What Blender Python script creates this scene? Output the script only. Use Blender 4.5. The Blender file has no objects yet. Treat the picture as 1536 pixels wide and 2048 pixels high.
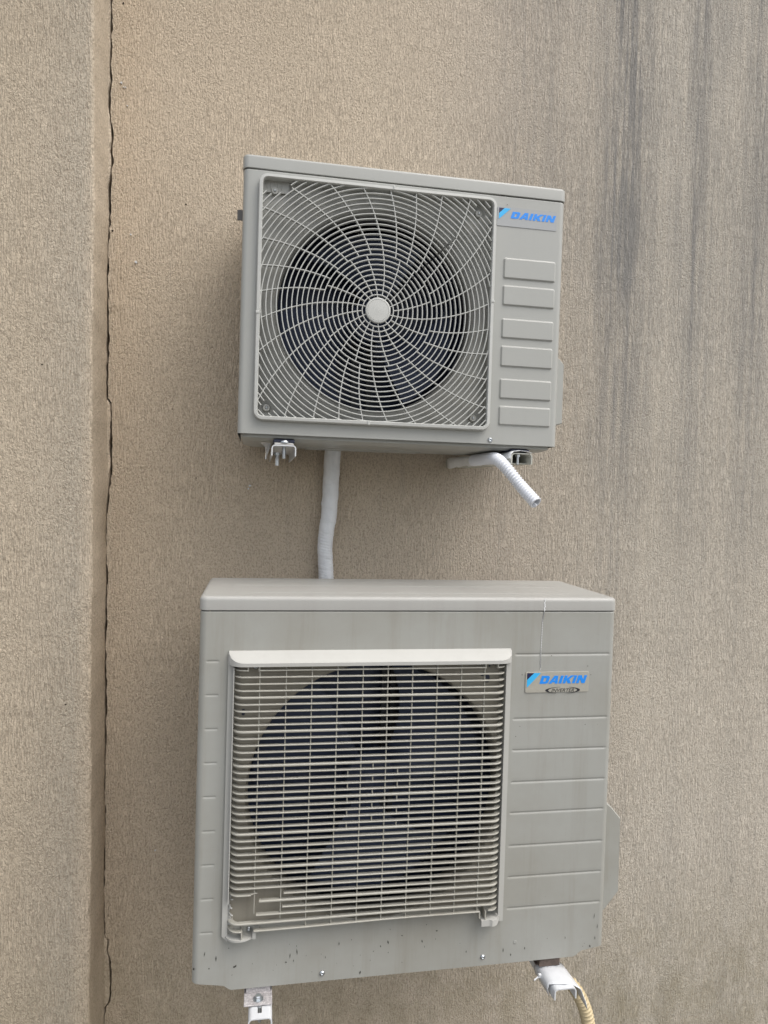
import bpy, math, random
from mathutils import Vector, Matrix
from math import pi, sin, cos, radians, exp, hypot, atan2, sqrt
random.seed(7)
scene = bpy.context.scene
COL = scene.collection
ZO = 0.75            # height of the big unit's bottom edge above the ground

# ------------------------------------------------------------------ camera
F, YAW, PITCH, ROLL = 1404.54, 0.1746, -0.02585, 0.03041
cam_d = bpy.data.cameras.new('camera'); cam = bpy.data.objects.new('camera', cam_d); COL.objects.link(cam)
f_ = Vector((sin(YAW)*cos(PITCH), cos(YAW)*cos(PITCH), sin(PITCH)))
r0 = Vector((cos(YAW), -sin(YAW), 0)); u0 = r0.cross(f_)
r_ = cos(ROLL)*r0 + sin(ROLL)*u0; u_ = -sin(ROLL)*r0 + cos(ROLL)*u0
R = Matrix((r_, u_, -f_)).transposed().to_4x4()
cam.matrix_world = Matrix.Translation((0.10453, -1.3261, 0.92741+ZO)) @ R
cam_d.sensor_fit = 'VERTICAL'; cam_d.sensor_height = 24; cam_d.lens = F/2048*24
cam_d.clip_start = .02; cam_d.clip_end = 500
scene.camera = cam

# ------------------------------------------------------------------ world, sun, exposure
SUN_EL, SUN_AZ = radians(58), radians(132)      # azimuth measured from +y clockwise; the wall faces -y
w = bpy.data.worlds.new('World'); scene.world = w; w.use_nodes = True
nt = w.node_tree; nt.nodes.clear()
sky = nt.nodes.new('ShaderNodeTexSky'); sky.sky_type = 'NISHITA'; sky.sun_disc = False
sky.sun_elevation = SUN_EL; sky.sun_rotation = SUN_AZ; sky.air_density = 1.0; sky.dust_density = 4.0
hs = nt.nodes.new('ShaderNodeHueSaturation'); hs.inputs['Saturation'].default_value = .38
bg = nt.nodes.new('ShaderNodeBackground'); bg.inputs['Strength'].default_value = .15
wo = nt.nodes.new('ShaderNodeOutputWorld')
nt.links.new(sky.outputs[0], hs.inputs['Color']); nt.links.new(hs.outputs[0], bg.inputs[0]); nt.links.new(bg.outputs[0], wo.inputs[0])
sd = bpy.data.lights.new('sun', 'SUN'); sd.energy = 1.05; sd.angle = radians(60); sd.color = (1, .95, .88)
so = bpy.data.objects.new('sun', sd); COL.objects.link(so)
sdir = Vector((sin(SUN_AZ)*cos(SUN_EL), cos(SUN_AZ)*cos(SUN_EL), sin(SUN_EL)))
so.rotation_euler = (-sdir).to_track_quat('-Z', 'Y').to_euler(); so.location = (2, -4, 6)
scene.view_settings.view_transform = 'Standard'; scene.view_settings.look = 'None'
scene.view_settings.exposure = 0.64; scene.view_settings.gamma = 1
scene.view_settings.use_curve_mapping = False

# ------------------------------------------------------------------ materials
class Mat:
    def __init__(s, name, rough=.5, spec=.5, metal=0):
        s.m = bpy.data.materials.new(name); s.m.use_nodes = True
        s.t = s.m.node_tree; s.n = s.t.nodes; s.b = s.n['Principled BSDF']
        s.b.inputs['Roughness'].default_value = rough; s.b.inputs['Metallic'].default_value = metal
        s.b.inputs['Specular IOR Level'].default_value = spec
        s.tc = s.n.new('ShaderNodeTexCoord')
    def link(s, a, b): s.t.links.new(a, b)
    def vec(s, scale, loc=(0,0,0)):
        mp = s.n.new('ShaderNodeMapping'); mp.inputs['Scale'].default_value = scale; mp.inputs['Location'].default_value = loc
        s.link(s.tc.outputs['Object'], mp.inputs[0]); return mp.outputs[0]
    def noise(s, scale, vscale=(1,1,1), det=4, rough=.55, dist=0, loc=(0,0,0)):
        n = s.n.new('ShaderNodeTexNoise'); n.inputs['Scale'].default_value = scale; n.inputs['Detail'].default_value = det
        n.inputs['Roughness'].default_value = rough; n.inputs['Distortion'].default_value = dist
        s.link(s.vec(vscale, loc), n.inputs['Vector']); return n.outputs['Fac']
    def ramp(s, inp, stops):
        r = s.n.new('ShaderNodeValToRGB'); e = r.color_ramp.elements
        while len(e) > 1: e.remove(e[-1])
        e[0].position, c = stops[0]; e[0].color = c if len(c) == 4 else (*c, 1)
        for p, c in stops[1:]:
            x = e.new(p); x.color = c if len(c) == 4 else (*c, 1)
        s.link(inp, r.inputs[0]); return r.outputs[0]
    def fr(s, inp, a, b, lo=0, hi=1, smooth=False):
        r = s.n.new('ShaderNodeMapRange'); r.inputs[1].default_value = a; r.inputs[2].default_value = b
        r.inputs[3].default_value = lo; r.inputs[4].default_value = hi
        if smooth: r.interpolation_type = 'SMOOTHSTEP'
        s.link(inp, r.inputs[0]); return r.outputs[0]
    def math(s, op, a, b):
        m = s.n.new('ShaderNodeMath'); m.operation = op
        for i, v in enumerate((a, b)):
            if isinstance(v, (int, float)): m.inputs[i].default_value = v
            else: s.link(v, m.inputs[i])
        return m.outputs[0]
    def mix(s, fac, a, b, mode='MIX'):
        m = s.n.new('ShaderNodeMix'); m.data_type = 'RGBA'; m.blend_type = mode
        for i, v in ((0, fac), (6, a), (7, b)):
            if isinstance(v, (int, float)): m.inputs[i].default_value = v
            elif isinstance(v, tuple): m.inputs[i].default_value = (*v, 1)[:4]
            else: s.link(v, m.inputs[i])
        return m.outputs[2]
    def xyz(s):
        x = s.n.new('ShaderNodeSeparateXYZ'); s.link(s.tc.outputs['Object'], x.inputs[0]); return x.outputs
    def color(s, c):
        if isinstance(c, tuple): s.b.inputs['Base Color'].default_value = (*c, 1)[:4]
        else: s.link(c, s.b.inputs['Base Color'])
        return s
    def bump(s, h, strength=.5, dist=.001):
        b = s.n.new('ShaderNodeBump'); b.inputs['Strength'].default_value = strength; b.inputs['Distance'].default_value = dist
        s.link(h, b.inputs['Height']); s.link(b.outputs[0], s.b.inputs['Normal']); return s

def plain(name, c, rough=.45, metal=0, var=.08, scale=40, bump=0):
    m = Mat(name, rough, .5, metal)
    n = m.noise(scale, det=5, rough=.65)
    m.color(m.mix(m.fr(n, .3, .7), tuple(x*(1-var) for x in c), tuple(min(1, x*(1+var)) for x in c)))
    if bump: m.bump(m.noise(scale*3), .4, bump)
    return m.m

def paint(name, base, dirt, amount, rough):
    """powder-coated steel: faint mottling, dusty film, streaks of grime, orange-peel"""
    m = Mat(name, rough, .5)
    a = m.noise(3.5, det=5, rough=.6); b = m.noise(60, det=3)
    streak = m.noise(26, (1, 1, .07), det=5, rough=.7, loc=(3, 1, 2))
    spots = m.noise(300, det=2, rough=.5)
    f1 = m.math('MULTIPLY', m.fr(a, .42, .72), .55*amount)
    f2 = m.math('MULTIPLY', m.fr(streak, .5, .8), .5*amount)
    c = m.mix(m.math('ADD', f1, f2), base, dirt)
    c = m.mix(m.math('MULTIPLY', m.fr(spots, .70, .78), .35*amount), c, (.12, .11, .09))
    m.color(m.mix(m.math('MULTIPLY', m.fr(b, .35, .65), .06), c, tuple(x*.8 for x in base)))
    m.link(m.fr(a, .3, .7, rough-.05, rough+.12), m.b.inputs['Roughness'])
    m.bump(m.math('ADD', m.noise(420, det=2), m.math('MULTIPLY', m.noise(9, det=2), 6)), .25, .00012)
    return m.m

M_NEW = paint('new_grey_paint', (.362, .366, .343), (.31, .312, .285), .5, .36)
M_OLD = paint('weathered_grey_paint', (.335, .337, .312), (.262, .252, .215), 1.4, .40)
M_TOPOLD = paint('dusty_lid_paint', (.375, .374, .352), (.31, .297, .275), .8, .40)
M_PLN = plain('new_grille_plastic', (.47, .475, .45), .42, var=.04)
M_PLO = paint('aged_grille_plastic', (.37, .36, .315), (.29, .275, .23), .8, .5)
M_PLF = paint('pale_frame_plastic', (.44, .438, .41), (.36, .35, .325), .6, .5)
M_IN = paint('dusty_shaded_panel_paint', (.27, .25, .205), (.18, .16, .125), 1.3, .5)  # behind the slatted grille: dust, plus the recess shade put into the colour
M_INN = paint('shaded_new_panel_paint', (.33, .33, .305), (.285, .28, .25), .6, .45)  # casing paint darkened: shade of the round grille's recess put into the colour
M_DARK = plain('dark_plastic_and_inner_shade', (.016, .020, .042), .5)  # dark pads and holes; also the painted darkness inside the fan openings
M_FAN = plain('dark_fan_plastic', (.027, .040, .080), .6)
M_WHITE = plain('white_powder_coat', (.60, .615, .63), .35, var=.04)
M_ZINC = plain('zinc_plated_steel', (.55, .58, .60), .32, 1, var=.2, scale=200, bump=.0003)
M_RUST = plain('rusty_brown_metal', (.105, .078, .064), .8, var=.4, scale=120, bump=.0005)
M_BLUE = plain('sign_blue', (.012, .24, .78), .4, var=.02)
M_CYAN = plain('light_blue', (.04, .42, .80), .4, var=.02)
M_NAVY = plain('navy', (.012, .014, .055), .4, var=.02)
M_BLACK = plain('black_ink', (.018, .018, .022), .4, var=.02)
M_FILM = plain('label_film', (.35, .36, .36), .25, var=.02)
M_PLATE = plain('aged_label_plate', (.36, .345, .295), .42, var=.06, scale=160)
M_SCR = plain('scuff_black', (.05, .048, .04), .7)
M_DRIP = plain('white_drip', (.68, .69, .68), .5)
M_HOSE = plain('beige_ribbed_hose', (.50, .41, .25), .5, var=.12, scale=50)
M_GREYRUB = plain('grey_weathered_foot', (.36, .35, .34), .7, var=.25, scale=160, bump=.0006)

m = Mat('fin_coil', .45, .5, 0)
wv = m.noise(30, (1, 1, .2), det=4)
m.color(m.mix(m.fr(wv, .35, .65), (.032, .047, .098), (.044, .064, .13))); M_COIL = m.m

m = Mat('foot_texture', .6)
n = m.noise(260, (1, 1, 1), det=4, rough=.7)
m.color(m.ramp(n, [(.3, (.22, .21, .21)), (.5, (.38, .36, .36)), (.7, (.60, .58, .57))])); m.bump(n, .6, .0008); M_FOOT = m.m

m = Mat('wrapping_tape', .33, .5)
n = m.noise(45, (1, 1, .6), det=4)
m.color(m.mix(m.fr(n, .35, .7), (.70, .72, .74), (.80, .82, .83)))
wr = m.noise(90, (1, 1, 2.2), det=4, rough=.6, dist=1.2)
m.bump(wr, .9, .0022); M_TAPE = m.m

m = Mat('corrugated_white', .30, .5)
m.color((.74, .76, .80)); m.b.inputs['Subsurface Weight'].default_value = .0; M_CONDUIT = m.m

m = Mat('plastic_film', .15, .6)
m.color((.80, .82, .84)); m.b.inputs['Transmission Weight'].default_value = .55; m.b.inputs['Alpha'].default_value = .75
m.bump(m.noise(120, det=3, dist=1), .5, .001); M_WRAP = m.m

# rough rendered wall, "bark beetle" plaster
def stucco(name, grey=0.0, fine=False):
    m = Mat(name, .93, .15)
    x, y, z = m.xyz()
    # relief: lumps dragged vertically by the float, with worm-like pits
    big = m.noise(5, (1, 1, .6), det=3)
    n1 = m.noise(230, (1.05, 1, .8), det=4, rough=.65, dist=.7)
    n2 = m.noise(260, (1.2, 1, .11), det=3, rough=.6, dist=.22, loc=(4, 2, 1))
    n3 = m.noise(420, (1, 1, .7), det=2)
    vor = m.n.new('ShaderNodeTexVoronoi'); vor.inputs['Scale'].default_value = 280
    vor.feature = 'SMOOTH_F1'; vor.inputs['Smoothness'].default_value = .35
    # warp the cells
    wn = m.n.new('ShaderNodeTexNoise'); wn.inputs['Scale'].default_value = 95; wn.inputs['Detail'].default_value = 2
    m.link(m.vec((1, 1, .7)), wn.inputs['Vector'])
    vm = m.n.new('ShaderNodeVectorMath'); vm.operation = 'MULTIPLY_ADD'
    m.link(wn.outputs['Color'], vm.inputs[0]); vm.inputs[1].default_value = (.011, .011, .011); m.link(m.vec((1.1, 1, .55)), vm.inputs[2])
    m.link(vm.outputs[0], vor.inputs['Vector'])
    lumps = m.math('ADD', m.fr(n1, .34, .60, 0, .75, True), m.math('MULTIPLY', vor.outputs['Distance'], -1.05))
    grooves = m.math('ADD', m.fr(n2, .36, .58, 0, .85, True), m.math('MULTIPLY', vor.outputs['Distance'], -.38))
    sel = m.fr(m.noise(7, (1, 1, .7), det=3, loc=(9, 0, 3)), .36, .62, .32, .88, True)
    sel = m.math('MINIMUM', m.math('ADD', sel, m.fr(x, -.1, .9, 0, .24)), .90)
    mixn = m.n.new('ShaderNodeMix'); mixn.data_type = 'FLOAT'
    m.link(sel, mixn.inputs[0]); m.link(lumps, mixn.inputs[2]); m.link(grooves, mixn.inputs[3])
    h = m.math('ADD', mixn.outputs[0], m.math('MULTIPLY', n3, .5))
    m.bump(h, 1.0, .0025)
    # colour: sand beige, warmer beside the joint, greyer to the right
    tone = m.noise(1.8, (1, 1, .5), det=4, rough=.5)
    c = m.mix(m.fr(tone, .3, .7), (.56, .48, .375), (.63, .545, .435))
    warm = m.ramp(m.fr(x, -1.0, 2.0), [(0, (.98, .955, .90)), (.13, (.95, .935, .885)), (.20, (.92, .91, .88)), (.238, (.84, .86, .87)), (.246, (1.0, .99, .97)), (.252, (1.02, .98, .935)),
                  (.29, (1.015, .99, .955)), (.45, (1.0, .99, .97)), (.58, (.97, .99, 1.03)), (.72, (1.03, 1.10, 1.18)), (1, (1.08, 1.15, 1.24))])
    c = m.mix(1.0, c, warm, 'MULTIPLY')
    grain = m.noise(230, (1, 1, .16), det=4, rough=.75, loc=(1, 5, 2))
    c = m.mix(m.math('MULTIPLY', m.fr(grain, .38, .62), .26), c, (.50, .41, .31))
    # cavity shade of the pits put into the colour, with some dirt
    pit = m.math('MULTIPLY', m.fr(lumps, -.02, -.40, 0, 1), .42)
    c = m.mix(pit, c, (.24, .19, .14))
    # mildew runs down the right half
    band = m.ramp(m.fr(x, 0.5, 1.9), [(0, (0,)*3), (.10, (.14,)*3), (.175, (.5,)*3), (.20, (.36,)*3), (.235, (.5,)*3), (.27, (.36,)*3), (.315, (.42,)*3),
                (.35, (.85,)*3), (.40, (1,)*3), (.43, (.7,)*3), (.47, (.45,)*3), (.51, (.6,)*3), (.535, (.85,)*3), (.565, (.55,)*3), (.60, (.45,)*3),
                (.625, (.55,)*3), (.66, (.9,)*3), (.72, (.5,)*3), (.85, (.7,)*3), (1, (.4,)*3)])
    fade = m.ramp(m.fr(z, 0, 3.4), [(0, (.35,)*3), (.20, (.30,)*3), (.34, (.18,)*3), (.45, (.48,)*3), (.56, (.80,)*3), (.66, (.98,)*3), (.80, (1,)*3), (1, (1,)*3)])
    rag = m.noise(75, (1, 1, .03), det=6, rough=.72, loc=(2, 0, 7))
    rag2 = m.noise(9, (1, 1, .25), det=5, rough=.65)
    sf = m.math('MULTIPLY', m.math('MULTIPLY', band, fade), m.math('ADD', m.fr(rag, .34, .64, .30, 1.15), m.fr(rag2, .3, .7, -.3, .3)))
    c = m.mix(m.math('MINIMUM', m.math('MAXIMUM', m.math('MULTIPLY', sf, .92), 0), .9), c, (.225, .22, .21))
    # thin streaks everywhere, weak
    st = m.noise(60, (1, 1, .035), det=5, rough=.75, loc=(8, 3, 1))
    c = m.mix(m.math('MULTIPLY', m.fr(st, .56, .76), m.fr(x, -.2, 1.1, .14, .62)), c, (.30, .28, .25))
    # algae and splashed earth low on the wall
    low = m.math('MULTIPLY', m.fr(z, .78, .25, 0, 1, True), m.fr(m.noise(13, (1, 1, .7), det=6, rough=.7, loc=(0, 0, 4)), .38, .66, .25, 1))
    c = m.mix(m.math('MULTIPLY', low, .62), c, (.25, .215, .135))
    m.color(c); return m.m
M_WALL = stucco('sand_beige_render')
m = Mat('mortar_void', .95, .1); m.color(m.mix(m.noise(60), (.02, .016, .014), (.035, .028, .022))); M_VOID = m.m
m = Mat('concrete_ground', .9, .2); m.color(m.mix(m.noise(8, det=8), (.13, .125, .115), (.22, .21, .19))); m.bump(m.noise(90), .5, .003); M_GROUND = m.m

# ------------------------------------------------------------------ mesh helpers
class MB:
    def __init__(s): s.v, s.f, s.mi, s.sm = [], [], [], []
    def add(s, v, f, mi=0, sm=False):
        o = len(s.v); s.v += [tuple(p) for p in v]
        for q in f: s.f.append(tuple(i+o for i in q)); s.mi.append(mi); s.sm.append(sm)
        return s
    def build(s, name, mats, parent=None, origin=None):
        me = bpy.data.meshes.new(name)
        v = s.v
        if origin: v = [(p[0]-origin[0], p[1]-origin[1], p[2]-origin[2]) for p in v]
        me.from_pydata(v, [], s.f)
        for mt in (mats if isinstance(mats, (list, tuple)) else [mats]): me.materials.append(mt)
        me.polygons.foreach_set('material_index', s.mi); me.polygons.foreach_set('use_smooth', s.sm)
        me.update()
        o = bpy.data.objects.new(name, me); COL.objects.link(o)
        if parent: o.parent = parent
        if origin: o.location = origin
        return o
    def box(s, x0, x1, y0, y1, z0, z1, b=0, mi=0):
        """box with chamfered edges of size b"""
        if b <= 0:
            v = [(x, y, z) for x in (x0, x1) for y in (y0, y1) for z in (z0, z1)]
            return s.add(v, [(0,1,3,2), (4,6,7,5), (0,4,5,1), (2,3,7,6), (0,2,6,4), (1,5,7,3)], mi)
        lo = [(x0+b, y0+b), (x1-b, y0+b), (x1-b, y1-b), (x0+b, y1-b)]
        def loop(i, z):
            d = b - i
            r = []
            for (cx, cy, sx, sy) in ((x0, y0, 1, 1), (x1, y0, -1, 1), (x1, y1, -1, -1), (x0, y1, 1, -1)):
                a, c = (cx + sx*(d), cy + sy*(d+i)), (cx + sx*(d+i), cy + sy*d)
                if sx*sy > 0: r += [a, c]
                else: r += [c, a]
            return [(p[0], p[1], z) for p in r]
        L = [loop(0, z0), loop(b, z0+b), loop(b, z1-b), loop(0, z1)]
        v = [p for l in L for p in l]; f = []
        for k in range(3):
            for i in range(8): f.append((k*8+i, k*8+(i+1)%8, (k+1)*8+(i+1)%8, (k+1)*8+i))
        f.append(tuple(range(7, -1, -1))); f.append(tuple(range(24, 32)))
        return s.add(v, f, mi)
    def loft(s, loops, cap=(True, True), sm=True, mi=0, closed=True):
        n = len(loops[0]); v = [p for l in loops for p in l]; f = []
        for k in range(len(loops)-1):
            for i in range(n if closed else n-1):
                j = (i+1) % n; f.append((k*n+i, k*n+j, (k+1)*n+j, (k+1)*n+i))
        s.add(v, f, mi, sm)
        if cap[0]: s.add(loops[0], [tuple(range(n-1, -1, -1))], mi, False)
        if cap[1]: s.add(loops[-1], [tuple(range(n))], mi, False)
        return s
    def tube(s, pts, rad, n=16, cap=True, mi=0):
        """pts polyline, rad number or f(dist, theta)"""
        P = [Vector(p) for p in pts]; T = []
        for i in range(len(P)):
            a, b = P[max(i-1, 0)], P[min(i+1, len(P)-1)]; T.append((b-a).normalized())
        N = T[0].orthogonal().normalized(); loops = []; d = 0
        for i, p in enumerate(P):
            if i: d += (p-P[i-1]).length
            N = (N - N.dot(T[i])*T[i]).normalized(); B = T[i].cross(N); l = []
            for k in range(n):
                th = 2*pi*k/n; r = rad(d, th) if callable(rad) else rad
                l.append(p + N*cos(th)*r + B*sin(th)*r)
            loops.append(l)
        return s.loft(loops, (cap, cap), True, mi)
    def ribbon(s, pts, wd, y0, y1, mi=0):
        """pts: list of (x, z); bar of width wd in the xz plane, from y0 (front) to y1; slightly bevelled front"""
        n = len(pts); L = []
        for i, (x, z) in enumerate(pts):
            a, b = pts[max(i-1, 0)], pts[min(i+1, n-1)]
            tx, tz = b[0]-a[0], b[1]-a[1]; l = hypot(tx, tz) or 1; nx, nz = -tz/l, tx/l
            h = wd/2; c = h*.45
            L.append([(x+nx*h, y1, z+nz*h), (x+nx*h, y0+c, z+nz*h), (x+nx*(h-c), y0, z+nz*(h-c)), (x-nx*(h-c), y0, z-nz*(h-c)), (x-nx*h, y0+c, z-nz*h), (x-nx*h, y1, z-nz*h)])
        return s.loft(L, (True, True), False, mi)
    def lathe(s, cx, cz, prof, n=64, sm=True, mi=0, cap=False):
        """prof: list of (radius, y) about an axis along y"""
        L = [[(cx+r*cos(2*pi*k/n), y, cz+r*sin(2*pi*k/n)) for k in range(n)] for r, y in prof]
        return s.loft(L, (False, cap), sm, mi)

def empty(name, loc, label, cat, group=None):
    o = bpy.data.objects.new(name, None); COL.objects.link(o); o.location = loc; o.empty_display_size = .1
    o['label'] = label; o['category'] = cat
    if group: o['group'] = group
    return o
def tag(o, label, cat, group=None):
    o['label'] = label; o['category'] = cat
    if group: o['group'] = group
    return o

def autosmooth(o, ang=35):
    me = o.data; me.polygons.foreach_set('use_smooth', [True]*len(me.polygons))
    me.set_sharp_from_angle(angle=radians(ang)); return o

def rrect(x0, x1, y0, y1, r, n=6):
    """rounded rectangle, ccw"""
    p = []
    for cx, cy, a0 in ((x1-r, y0+r, -pi/2), (x1-r, y1-r, 0), (x0+r, y1-r, pi/2), (x0+r, y0+r, pi)):
        for k in range(n+1):
            a = a0 + pi/2*k/n; p.append((cx+r*cos(a), cy+r*sin(a)))
    return p

def shape2d(name, loops, mat, parent, y, thick=.0003, off=(0, 0), sc=(1, 1), shear=0):
    """flat filled shape(s) in the xz plane standing at y (holes allowed)"""
    cu = bpy.data.curves.new(name, 'CURVE'); cu.dimensions = '2D'; cu.fill_mode = 'BOTH'; cu.extrude = thick/2
    for lp in loops:
        sp = cu.splines.new('POLY'); sp.points.add(len(lp)-1)
        for i, (a, b) in enumerate(lp):
            sp.points[i].co = (off[0]+(a+shear*b)*sc[0], off[1]+b*sc[1], 0, 1)
        sp.use_cyclic_u = True
    t = bpy.data.objects.new(name+'_t', cu)
    me = bpy.data.meshes.new_from_object(t); bpy.data.objects.remove(t)
    for v in me.vertices: v.co = (v.co.x, y - v.co.z, v.co.y)
    me.materials.clear(); me.materials.append(mat); me.name = name
    o = bpy.data.objects.new(name, me); COL.objects.link(o); o.parent = parent
    return o

def text2d(name, body, mat, parent, y, x0, z0, width, height, shear=.25, bold=.0):
    cu = bpy.data.curves.new(name, 'FONT'); cu.body = body; cu.size = 1; cu.shear = shear; cu.offset = bold; cu.extrude = .01
    t = bpy.data.objects.new(name+'_t', cu); me = bpy.data.meshes.new_from_object(t); bpy.data.objects.remove(t)
    xs = [v.co.x for v in me.vertices]; ys = [v.co.y for v in me.vertices]
    a, b, c, d = min(xs), max(xs), min(ys), max(ys)
    for v in me.vertices:
        v.co = (x0+(v.co.x-a)/(b-a)*width, y-v.co.z*.01, z0+(v.co.y-c)/(d-c)*height)
    me.materials.clear(); me.materials.append(mat)
    o = bpy.data.objects.new(name, me); COL.objects.link(o); o.parent = parent
    return o

def wordmark(parent, y, x0, z0, width, height):
    """bold slanted six-letter lettering"""
    S = .28
    D = [[(0,0),(0,1),(.74,1),(.9,.95),(1.0,.82),(1.0,.2),(.9,.05),(.74,0)], [(.36,.27),(.58,.27),(.64,.34),(.64,.66),(.58,.73),(.36,.73)]]
    A = [[(-.08,0),(.36,1),(.80,1),(1.0,0),(.66,0),(.64,.17),(.35,.17),(.28,0)], [(.44,.38),(.61,.38),(.58,.74)]]
    I = [[(0,0),(0,1),(.34,1),(.34,0)]]
    K = [[(0,0),(0,1),(.34,1),(.34,.62),(.70,1),(1.14,1),(.66,.54),(1.02,0),(.62,0),(.38,.36),(.34,.32),(.34,0)]]
    N = [[(0,0),(0,1),(.40,1),(.72,.46),(.72,1),(1.04,1),(1.04,0),(.66,0),(.32,.55),(.32,0)]]
    seq = [(D, 1.0), (A, .98), (I, .34), (K, 1.0), (I, .34), (N, 1.04)]; gap = .14
    tot = sum(w_ for _, w_ in seq) + gap*5 + S
    k = width/tot; x = 0
    for L, w_ in seq:
        shape2d('letter', [[(a+x, b) for a, b in l] for l in L], M_BLUE, parent, y, off=(x0, z0), sc=(k, height), shear=S)
        x += w_ + gap

def sdf_rr(x, z, x0, x1, z0, z1, r):
    cx, cz = (x0+x1)/2, (z0+z1)/2; hx, hz = (x1-x0)/2-r, (z1-z0)/2-r
    dx, dz = abs(x-cx)-hx, abs(z-cz)-hz
    return hypot(max(dx, 0), max(dz, 0)) + min(max(dx, dz), 0) - r
def sstep(a, b, t):
    t = max(0, min(1, (t-a)/(b-a))); return t*t*(3-2*t)

def grid_axis(a, b, step, fine, fw=.0045, fs=.0008):
    s = set()
    n = max(1, round((b-a)/step))
    for i in range(n+1): s.add(round(a+(b-a)*i/n, 5))
    for f0 in fine:
        k = int(fw/fs)
        for i in range(-k, k+1):
            v = round(f0+i*fs, 5)
            if a < v < b: s.add(v)
    L = sorted(s); out = [L[0]]
    for v in L[1:]:
        if v-out[-1] > fs*.55 or v == L[-1]: out.append(v)
    return out

def casing(parent, W, H, D, rc, xs_f, zs_f, hfun, hole, zbot, mats, marks=None, step=.006, area=None):
    """steel jacket: one sheet wrapped round both sides, relief from hfun(x, z) (outward +)"""
    cx, cz, R_ = hole
    xs = grid_axis(rc, W-rc, step, xs_f); zs = grid_axis(0, H, step, zs_f)
    path = []                                   # (x, y, nx, ny, front?)
    for t in (1, .6, .3, .1): path.append((0, rc+(D-rc)*t, -1, 0, 0))
    na = 8
    for k in range(na): a = pi/2*k/na; path.append((rc-rc*cos(a), rc-rc*sin(a), -cos(a), -sin(a), 0))
    for x in xs: path.append((x, 0, 0, -1, 1))
    for k in range(1, na+1): a = pi/2*(1-k/na); path.append((W-rc+rc*cos(a), rc-rc*sin(a), cos(a), -sin(a), 0))
    for t in (.1, .3, .6, 1): path.append((W, rc+(D-rc)*t, 1, 0, 0))
    mb = MB(); nu, nz = len(path), len(zs); V = []; inside = []
    for j, z in enumerate(zs):
        for (x, y, nx, ny, fr) in path:
            h = hfun(x, z) if fr else 0
            wob = .00035*sin(9*x+3)*sin(7*z+1)
            inset = 0
            if H - z < .002: inset = .0012*(1-(H-z)/.002)
            zz = z
            if z < .03: zz = z + zbot(x)*(1-z/.03)
            px, pz = x, zz; ins = False
            if fr and hole:
                d = hypot(x-cx, z-cz)
                if d < R_: ins = True
            V.append([px + nx*(h-inset), y + ny*(h+wob-inset), pz]); inside.append(ins)
    F_ = []
    for j in range(nz-1):
        for i in range(nu-1):
            q = (j*nu+i, j*nu+i+1, (j+1)*nu+i+1, (j+1)*nu+i)
            if all(inside[k] for k in q): continue
            F_.append(q)
    used = {k for q in F_ for k in q}
    for k in used:
        if inside[k]:
            x, z = V[k][0]-cx, V[k][2]-cz; d = hypot(x, z)
            V[k][0] = cx + x/d*R_; V[k][2] = cz + z/d*R_
    if area:
        ins = lambda q: all(area[0] < V[k][0] < area[1] and area[2] < V[k][2] < area[3] and abs(V[k][1]) < .02 for k in q)
        o0 = len(mb.v); mb.add(V, [q for q in F_ if not ins(q)], 0, True)
        for q in F_:
            if ins(q): mb.f.append(tuple(i+o0 for i in q)); mb.mi.append(len(mats)-1); mb.sm.append(True)
    else: mb.add(V, F_, 0, True)
    # bottom and rear plates, inside the jacket
    mb.box(.004, W-.004, .004, D-.001, .004, .008)
    mb.box(.002, W-.002, D-.003, D, .002, H-.002)
    if marks:
        for (x, z, l, wd, a, mi) in marks:
            c, s_ = cos(a), sin(a); pts = [(-wd*.5, 0), (0, -l/2), (wd*.5, 0), (0, l/2)]
            pts = [(x+p*c-q*s_, z+p*s_+q*c) for p, q in pts]
            mb.add([(p, -.0007, q) for p, q in pts], [(0, 1, 2, 3)], mi)
    o = mb.build('casing', mats, parent); autosmooth(o, 40)
    return o

def lid(parent, W, D, z0, z1, rc, re, mat, over=.0015, ridges=()):
    mb = MB(); L = []
    def lp(ins, z): return [(p[0], p[1], z) for p in rrect(-over+ins, W+over-ins, -over+ins, D-ins, max(rc-ins, .002), 8)]
    L.append(lp(.006, z0)); L.append(lp(.0008, z0)); L.append(lp(0, z0+.001))
    for k in range(7):
        a = pi/2*k/6; L.append(lp(re*(1-cos(a)), z1-re+re*sin(a)))
    mb.loft(L, (True, True), True)
    for (xa, xb, ya, yb) in ridges:
        lo = [(xa, ya, z1-.0005), (xb, ya, z1-.0005), (xb, yb, z1-.0005), (xa, yb, z1-.0005)]
        hi = [(xa+.004, ya+.003, z1+.0008), (xb-.004, ya+.003, z1+.0008), (xb-.004, yb-.003, z1+.0008), (xa+.004, yb-.003, z1+.0008)]
        mb.loft([lo, hi], (False, True), False)
    o = mb.build('top_cover', mat, parent); autosmooth(o, 30); return o

def screw(parent, x, z, y=0, r=.0035, name='screw'):
    mb = MB(); mb.lathe(x, z, [(r*1.35, y-.0002), (r*1.35, y-.0012), (r, y-.0015), (r*.9, y-.0028), (r*.55, y-.0030), (r*.45, y-.0016), (.0001, y-.0014)], 16)
    o = mb.build(name, M_ZINC, parent); return o

def bellmouth(parent, cx, cz, R1, R2, y0, y1, mat):
    mb = MB(); pr = []
    for k in range(9):
        a = pi/2*k/8; pr.append((R1-(R1-R2)*sin(a), y0+(y1-y0)*.5*(1-cos(a))))
    pr.append((R2, y1)); pr.append((R2+.004, y1))
    mb.lathe(cx, cz, pr, 128)
    return mb.build('fan_shroud', mat, parent)

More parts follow.
